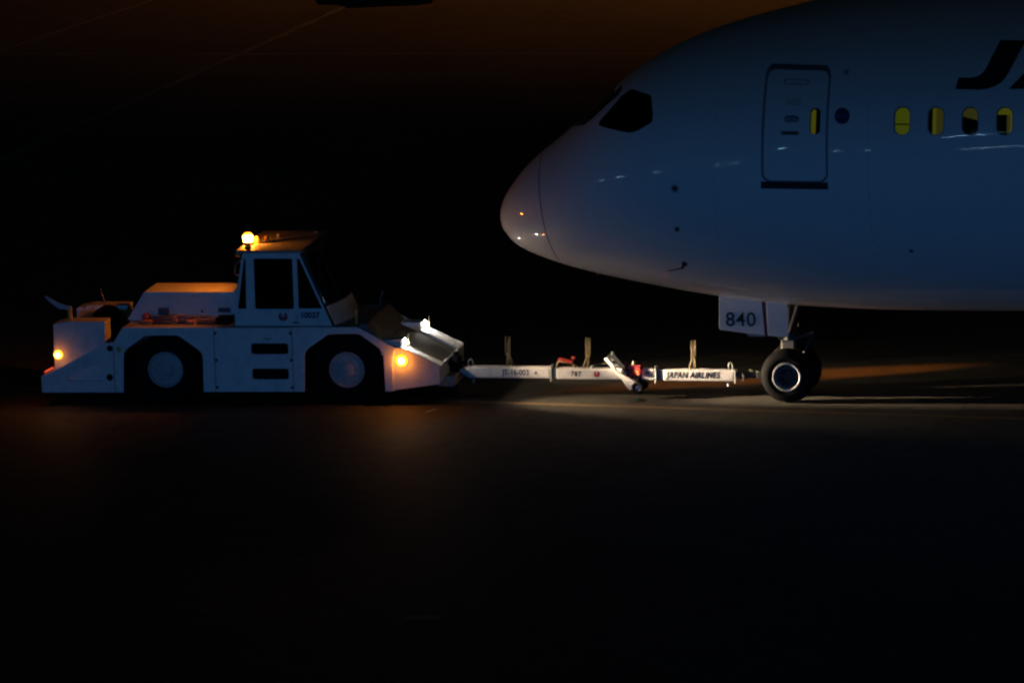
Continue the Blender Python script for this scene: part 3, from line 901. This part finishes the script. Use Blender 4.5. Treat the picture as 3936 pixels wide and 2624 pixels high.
# cab
CABO = [(-1.905, 1.36), (-1.869, 1.951), (-1.85, 1.963), (-1.735, 2.57), (-1.715, 2.60), (-.745, 2.615), (-.728, 2.60), (-.214, 1.36)]
CW = [[(-1.844, 1.652), (-1.699, 1.652), (-1.678, 2.515), (-1.706, 2.50)], rrect(-1.54, -.87, 1.65, 2.515, .03, 3), [(-.793, 1.657), (-.385, 1.657), (-.745, 2.50), (-.789, 2.515)]]
def cabside(m, far):
    a, b = m(.08, .13)
    MB().prism(CABO, a, b, CW).build('cab_side', WHITE, tug, .006)
    a, b = m(.073, .12)
    d = MB().prism(rrect(-1.605, -.832, 1.378, 2.562, .03, 3), a, b, [CW[1]]).build('cab_door', WHITE, tug, .005)
    for i, w in enumerate(CW):
        MB().prism(w, *m(.105, .112)).build('cab_window', GLASS, d if i == 1 else tug)
    MB().box(-.90, -.80, *m(.055, .072), 1.405, 1.43).build('door_handle', DARK, d, .004)
both(cabside)
emblem('badge', -1.064, 1.52, .068, .078, tug)
text_part('vehicle_number', '10037', .135, (-.60, .077, 1.538), tug, NAVY, .98, 0, .006, 1.0, label='dark vehicle number on the cab')
MB().box(-1.84, -.69, .05, TW - .05, 2.606, 2.655).build('cab_roof', mat('roof grey paint', (.26, .26, .27), .6, var=.15, dirt=(.1, .09, .08), dirt_amt=.5), tug, .018)
MB().box(-1.90, -1.85, .13, TW - .13, 1.36, 1.97).build('cab_rear_panel', WHITE, tug)
MB().prism([(-1.85, 1.97), (-1.84, 1.97), (-1.735, 2.60), (-1.745, 2.60)], .15, TW - .15).build('rear_window', GLASS, tug)
# bowed windshield with frame
def bow(n, f): return f * (1 - ((n - TW / 2) / (TW / 2 - .1)) ** 2)
ns = [.10 + (TW - .2) * i / 16 for i in range(17)]
gv, gf = [], []
zz = [(1.70, -.355), (2.15, -.541), (2.605, -.728)]
for z, x in zz:
    gv += [(x + bow(n, .17), n, z) for n in ns]
for r in range(2):
    gf += [(r * 17 + i, r * 17 + i + 1, r * 17 + 18 + i, r * 17 + 17 + i) for i in range(16)]
MB().add(gv, gf, True).build('windshield', GLASS, tug)
cv = [(-.205 + bow(n, .17), n, 1.36) for n in ns] + [(-.345 + bow(n, .17), n, 1.70) for n in ns]
MB().add(cv, [(i, i + 1, 18 + i, 17 + i) for i in range(16)], True).build('cab_cowl', WHITE, tug)
fr = MB()
fr.path([(-.335 + bow(n, .17), n, 1.705) for n in ns], .02).path([(-.715 + bow(n, .17), n, 2.60) for n in ns], .022)
for i in (5, 11):
    n = ns[i]; fr.path([(-.335 + bow(n, .17), n, 1.705), (-.715 + bow(n, .17), n, 2.60)], .016)
for n in (.10, TW - .10): fr.path([(-.205, n, 1.36), (-.728, n, 2.60)], .026)
fr.build('windshield_frame', DARK, tug)
for y in (.9, 1.4):
    MB().path([(-.18, y, 1.72), (-.39, y + .2, 2.2)], .012).build('wiper', BLACK, tug)
MB().box(-1.55, -1.10, .75, 1.35, 1.5, 1.72).box(-1.58, -1.44, .75, 1.35, 1.70, 2.25).build('driver_seat', SEAT, tug, .04)
MB().lathe([(.19, 0), (.205, .012), (.19, .024), (.178, .012), (.19, 0)], (-.78, 1.05, 1.78), 'Z', 28).tube((-.78, 1.05, 1.79), (-.60, 1.05, 1.55), .025).build('steering_wheel', BLACK, tug)
MB().box(-1.84, -.30, .15, TW - .15, 1.36, 1.40).box(-.62, -.36, .3, TW - .3, 1.40, 1.66).build('cab_floor', BLACK, tug)
# roof gear
bc = MB().lathe([(.085, 0), (.085, .035), (.07, .04)], (-1.77, .72, 2.655), 'Z', 24).build('beacon_base', DARK, tug)
MB().lathe([(.07, .035), (.074, .07), (.072, .15), (.055, .19), (0, .20)], (-1.77, .72, 2.655), 'Z', 24).build('beacon_lens', AMBB, bc)
MB().lathe([(.068, .036), (.078, .06), (.082, .10), (.078, .14), (.068, .16)], (-1.77, .72, 2.655), 'Z', 24).build('beacon_bulb', mat('beacon core', (.9, .8, .5), .3, emit=(1, .26, .02), estr=190), bc)
light('beacon_sweep', 'SPOT', (-1.90, .72, 2.76), 48, (1, .21, .012), tug, .06, (-4.2, .9, 1.4), 110, .8)
MB().lathe([(0, .13), (.04, .12), (.06, .08), (.06, 0)], (-1.62, .82, 2.655), 'Z', 18).build('roof_lamp', AMBR, tug)
MB().lathe([(0, .11), (.035, .10), (.05, .06), (.05, 0)], (-1.50, .98, 2.655), 'Z', 18).build('roof_lamp', AMBR, tug)
MB().lathe([(0, .09), (.04, .08), (.055, .04), (.055, 0)], (-1.70, .40, 2.655), 'Z', 18).build('roof_lamp', AMBR, tug)
MB().tube((-1.40, 1.4, 2.655), (-1.40, 1.4, 2.72), .03).build('roof_bolt', CHROME, tug)
MB().tube((-.85, 1.9, 2.655), (-.85, 1.9, 2.69), .03).build('roof_bolt', CHROME, tug)
MB().lathe([(0, -.05), (.035, -.045), (.05, 0), (.05, .05), (0, .06)], (-1.86, .30, 2.56), 'X', 18).build('rear_work_lamp', CHROME, tug)
MB().box(-1.82, -1.74, .28, .32, 2.55, 2.60).build('lamp_bracket', DARK, tug)
MB().path([(-1.74, .20, 2.46), (-1.83, .20, 2.46), (-1.87, .20, 2.40), (-1.90, .20, 2.28), (-1.89, .20, 2.22), (-1.80, .20, 2.20)], .014).build('grab_rail', CHROME, tug)
MB().tube((.155, .30, 1.35), (.158, .30, 1.60), .022, seg=10).build('marker_post', YEL, tug)
MB().path([(.21, 2.0, 1.39), (.22, 2.0, 1.50), (.27, 2.0, 1.63)], .014).build('antenna', GREY, tug)

# ------------------------------------------------------------------ tow bar
TBA = radians(13.0)
bar = empty('tow_bar', PLO, -TBA, 'long white tow bar on small wheels coupling the tractor to the nose wheels', 'tow bar')
ZC, HB, WB = .402, .098, .085
def beam(name, x0, x1, m, zc=ZC, h=HB, w=WB, bev=.028):
    return MB().box(x0, x1, -w, w, zc - h, zc + h).build(name, m, bar, bev)
seg1 = beam('beam', -5.58, -4.135, BARW, .415)
MB().lathe([(0, -.17), (.03, -.165), (.06, -.11), (.085, -.03), (.092, 0.02)], (-5.575, 0, .418), 'X', 24).build('beam_tip', BARW, bar)
e = []
for i in range(17):
    a = 2 * pi * i / 16
    e.append((-5.80 + .075 * cos(a), .075 * sin(a), .428))
MB().path(e, .024, 10).build('towing_eye', DARK, bar)
MB().box(-4.137, -4.117, -.094, .094, .268, .542).build('flange', BARW, bar, .006)
beam('band', -4.119, -4.038, TEAL, h=.092, w=.079)
seg2 = beam('beam', -4.04, -2.87, BARW)
MB().lathe([(.088, -.02), (.082, .03), (.06, .065), (0, .08)], (-2.88, 0, ZC), 'X', 24).build('beam_tip', BARW, bar)
beam('beam', -2.56, -2.325, BARW, .40)
MB().box(-2.328, -2.308, -.094, .094, .25, .528).build('flange', BARW, bar, .006)
beam('band', -2.31, -2.192, DKBLUE, .392, .092, .079)
seg4 = beam('beam', -2.195, -.962, BARW, .390)
MB().box(-.964, -.944, -.094, .094, .262, .49).build('flange', BARW, bar, .006)
MB().tube((-.95, 0, .385), (-.55, 0, .40), .062, .055, 16).box(-.58, -.36, -.11, .11, .34, .46).build('tow_head', DARK, bar, .01)
for y in (-.11, .075):
    MB().box(-.40, -.02, y, y + .035, .36, .46).build('fork_arm', DARK, bar, .008)
MB().tube((-.80, -.085, .31), (-.80, -.085, .43), .020, seg=10).build('shear_bolt', CHROME, bar)
MB().path([(-.70, -.08, .50), (-.60, -.06, .47), (-.48, -.06, .45)], .012).build('release_lever', GREENP, bar)
text_part('bar_number', 'JT-16-003', .135, (-4.735, -WB - .0012, .417), bar, NAVY, .86, 0, .002, 1.0, label='bar number JT-16-003')
emb = MB().prism(circ(-4.385, .414, .026, 14), -WB - .0022, -WB + .001).build('bar_stamp', mat('stamp blue', (.12, .12, .30), .5), bar)
text_part('bar_type', '787', .115, (-3.69, -WB - .0012, .400), bar, INK, .88, 0, .003, 1.25, label='number 787')
emblem('badge', -3.332, .402, -WB - .0025, .052, bar)
text_part('owner_name', 'JAPAN AIRLINES', .145, (-1.675, -WB - .0012, .392), bar, INK, .80, .25, .003, 1.1, label='lettering JAPAN AIRLINES')
MB().prism(rrect(-2.50, -2.42, .40, .47, .01), -WB - .003, -WB + .001).prism([(-2.40, .37), (-2.36, .47), (-2.35, .42)], -WB - .003, -WB + .001).build('worn_mark', mat('worn mark', (.2, .18, .2), .6), bar)
def upright(x, zt, zj, zb, legs):
    mb = MB()
    for y in (-.05, .05):
        mb.tube((x - .022, y, zj), (x - .026, y, zt), .008, seg=8)
        mb.tube((x + .022, y, zj), (x + .030, y, zt), .008, seg=8)
        for lx in legs: mb.tube((x, y, zj + .03), (lx, y, zb), .009, seg=8)
    mb.tube((x - .026, -.05, zt), (x - .026, .05, zt), .008, seg=8).tube((x + .03, -.05, zt), (x + .03, .05, zt), .008, seg=8)
    mb.box(x - .03, x + .03, -.06, .06, zj - .01, zj + .03)
    mb.build('upright_frame', OLIVE, bar)
upright(-4.875, 1.02, .72, .505, (-4.895, -4.785))
upright(-3.488, 1.00, .70, .495, (-3.585, -3.492))
upright(-1.672, .972, .68, .48, (-1.755, -1.648))
# hand pump
MB().prism([(-3.99, .672), (-3.755, .622), (-3.76, .565), (-3.995, .612)], -.05, .05).build('hand_pump', REDP, bar, .006)
for y in (-.04, .04):
    MB().path([(-4.04, y, .50), (-4.0, y, .615), (-3.76, y, .565), (-3.70, y, .50)], .012).build('pump_frame', OLIVE, bar)
MB().lathe([(0, -.035), (.03, -.02), (.035, 0), (.03, .02), (0, .035)], (-3.742, 0, .665), 'Z', 14).build('pump_knob', REDP, bar)
MB().lathe([(0, .05), (.03, .045), (.05, .0)], (-3.42, -.02, .495), 'Z', 14).build('breather_cap', BARW, bar)
MB().path([(-3.40, 0, .55), (-3.25, 0, .565), (-3.10, 0, .60)], .006).build('hose', GREENP, bar)
# wheel unit
ARM = [(x_ - .022, z_ - .017) for x_, z_ in [(-3.165, .70), (-3.115, .722), (-2.985, .575), (-2.965, .50), (-2.77, .385), (-2.64, .315), (-2.665, .20), (-2.733, .157), (-2.875, .348), (-3.037, .53)]]
for y0, y1, m_ in ((-.155, -.11, BARW), (.11, .155, BARW)):
    MB().prism(ARM, y0, y1).build('swing_arm', m_, bar, .006)
    yc = -.20 if y0 < 0 else .20
    ty = MB().lathe([(.045, -.035), (.085, -.04), (.105, -.02), (.108, 0), (.105, .02), (.085, .04), (.045, .035)], (-2.605, yc, .198), 'Y', 36).build('wheel_tyre', BLACK, bar)
    MB().lathe([(.05, -.036), (.042, -.03), (.02, -.034), (0, -.035)], (-2.605, yc, .198), 'Y', 24).lathe([(.05, .036), (.042, .03), (.02, .034), (0, .035)], (-2.605, yc, .198), 'Y', 24).build('wheel_hub', mat('wheel hub navy', (.10, .12, .2), .35, metal=.4), ty)
MB().tube((-2.605, -.23, .198), (-2.605, .23, .198), .02).build('wheel_axle', DARK, bar)
MB().tube((-2.86, -.17, .46), (-2.86, .17, .46), .035).box(-2.82, -2.56, -.09, .09, .33, .50).build('pivot_block', DARK, bar, .01)
MB().box(-3.09, -2.86, .02, .12, .56, .60).prism([(-3.10, .70), (-3.04, .74), (-2.84, .50), (-2.90, .46)], -.02, .10).build('hydraulic_ram', DARK, bar, .008)
MB().lathe([(0, -.05), (.03, -.045), (.035, .045), (0, .05)], (-3.07, .04, .73), 'Z', 12).build('ram_cap', GREENP, bar)
MB().box(-2.78, -2.58, -.09, .10, .49, .56).path([(-2.80, -.10, .34), (-2.74, -.10, .40), (-2.62, -.10, .50), (-2.56, -.08, .54)], .018).build('lamp_bracket', mat('bracket red', (.25, .02, .03), .5), bar, .006)
MB().lathe([(0, .06), (.03, .05), (.04, 0)], (-2.70, .02, .56), 'Z', 12).build('filler_neck', OLIVE, bar)
MB().prism(rrect(-2.66, -2.575, .405, .50, .02), -.12, -.09).build('marker_lamp', REDL, bar)
MB().prism([(-2.64, .47), (-2.615, .475), (-2.60, .40), (-2.615, .395)], -.128, -.1201).build('marker_lamp_core', REDH, bar)
light('marker_lamp_light', 'POINT', (-2.62, -.20, .45), .10, (1, .10, .03), bar, .02)
def hoop(x, z0, z1, w):
    MB().path([(x - w, 0, z0), (x - w, 0, z1 - w), (x - w * .5, 0, z1), (x + w * .5, 0, z1), (x + w, 0, z1 - w), (x + w, 0, z0)], .012).build('shackle', GREY, bar)
hoop(-5.535, .50, .625, .04)
hoop(-1.04, .48, .60, .036)
MB().tube((-5.50, 0, .33), (-5.50, 0, .215), .04, .03, 12).build('lock_pin', GREY, bar)
MB().tube((-1.095, 0, .30), (-1.095, 0, .20), .028, .022, 12).build('lock_pin', BARW, bar)
MB().path([(-2.50, -.05, .31), (-2.44, -.06, .25), (-2.42, -.05, .30)], .012).build('chain_loop', OLIVE, bar)

# ------------------------------------------------------------------ dark car far behind
car = empty('parked_car', (-2.45, 57.5, 0), radians(-86), 'dark unlit car parked on the far orange lit taxiway, only its bottom in view', 'car')
prof = [(-2.1, .42), (-2.05, .30), (-1.75, .24), (1.75, .24), (2.05, .30), (2.12, .46), (2.02, .72), (1.15, .86), (.55, 1.36), (-.95, 1.40), (-1.65, .95), (-2.08, .86)]
MB().prism(prof, -.88, .88).build('body', CAR, car, .09)
MB().prism([(1.02, .90), (.50, 1.32), (-.9, 1.35), (-1.5, .95)], -.884, .884).build('side_windows', GLASS, car)
for x in (-1.35, 1.38):
    for y in (-.80, .80):
        MB().lathe([(.0, -.09), (.19, -.10), (.27, -.10), (.31, -.06), (.31, .06), (.27, .10), (.19, .10), (0, .09)], (x, y, .31), 'Y', 28).build('wheel', BLACK, car)
for y in (-.62, .62):
    MB().box(2.06, 2.10, y - .15, y + .15, .56, .66).build('lamp', GREY, car, .01)

# ------------------------------------------------------------------ floodlight masts around the apron (their light and mirror images are in view)
def mast(loc, h, aim, m, label, w=.9, n=1, cat='light mast', group='apron floodlight masts'):
    o = empty('floodlight_mast', (loc[0], loc[1], 0), 0, label, cat, group)
    MB().tube((0, 0, 0), (0, 0, h - .2), .16, .09, 12).build('pole', GREY, o)
    d = (Vector(aim) - Vector((loc[0], loc[1], h))); d.z = 0; d.normalize()
    yaw = atan2(d.y, d.x)
    for i in range(n):
        off = (i - (n - 1) / 2) * (w + .25)
        hd = MB().box(-.12, .10, -w / 2, w / 2, -.16, .16).build('lamp_head', DARK, o, .02)
        hd.location = (-sin(yaw) * off, cos(yaw) * off, h); hd.rotation_euler = (0, 0, yaw)
        ln = MB().box(.105, .115, -w / 2 + .04, w / 2 - .04, -.12, .12).build('lamp_lens', m, hd)
    return o
C0 = (4, -2, 3)
mast((-33.5, -100), 25.3, C0, LAMPW, 'slim floodlight mast left of the viewpoint, mirrored by the cabin windows', 1.6, 2)
mast((-29.5, -101), 8.6, C0, MATS['dim lens'] if 'dim lens' in MATS else mat('dim lens', (.9, .9, .9), .3, emit=(.5, .8, 1), estr=28), 'low floodlight mast left of the viewpoint, mirrored faintly below the cabin windows', 2.4, 2)
mast((-46.0, -100), 17.5, C0, MATS['dim lens'], 'floodlight mast left of the viewpoint, mirrored right of the front door', .8, 1)
mast((-30.7, -49), 19.8, C0, LAMPW, 'near floodlight mast left of the viewpoint, mirrored on the front door', .7, 1)
mast((-82.0, -100), 19.4, C0, LAMPW, 'floodlight mast far left of the viewpoint, mirrored left of the front door', 1.6, 1)
mast((-149.0, -100), 20.0, C0, mat('strong floodlight lens', (.9, .9, .9), .3, emit=(.7, .85, 1), estr=150), 'distant floodlight mast far left, mirrored below the cockpit', 2.2, 2)
mast((80, 52), 23, (-2.5, 1.5, 2), LAMPW, 'white floodlight mast beyond and right of the airliner, mirrored in the tractor windshield', 1.1, 3)
GRL = mat('greenish floodlight lens', (.9, .9, .9), .3, emit=(.55, .95, .85), estr=55)
mast((-114.1, -28.5), 19.9, C0, GRL, 'floodlight mast at the left end of the apron, mirrored left of the cockpit side window', 2.4, 2)
mast((-109.7, -43.4), 17.4, C0, GRL, 'shorter floodlight mast at the left end of the apron, mirrored below the cockpit side window', 2.2, 2)
mast((-79.6, -87.6), 17.3, C0, GRL, 'floodlight mast left of the viewpoint, mirrored as a faint dash before the front door', 1.6, 1)
mast((-54.3, -105.3), 22.0, C0, MATS['dim lens'], 'floodlight mast left of the viewpoint, mirrored on the right edge of the front door', 1.4, 1)
for i in range(9):
    a = radians(118 - i * 13.5)
    mast((620 * cos(a), 620 * sin(a)), random.uniform(26, 44), (0, 0, 0), FARL, 'tiny floodlight mast on the far side of the airfield, out of frame', 4.0, 1, group='distant floodlight masts')
# sodium floodlights beyond and right of the airliner
sm = mast((30, 92), 38, (6, 62, 0), SODL, 'sodium floodlight mast beyond the airliner lighting the far taxiway orange', .8, 2, group='sodium floodlight masts')
light('sodium_beam', 'SPOT', (0, 0, 37.6), 42000, (1, .33, .05), sm, .4, (-15, -16, 0), 66, 1.0)
sm = mast((42, 8.6), 6.0, (6, 2.8, 0), SODL, 'low sodium floodlight right of the airliner with its beam narrowed to the strip under its belly', .5, 1, group='sodium floodlight masts')
light('sodium_beam', 'SPOT', (-.5, 0, 5.9), 190000, (1, .27, .015), sm, .05, (-37.4, -6.1, 0), 2.0, 1.0)  # narrow cone shaped to draw the lit strip, in place of bounding shadows
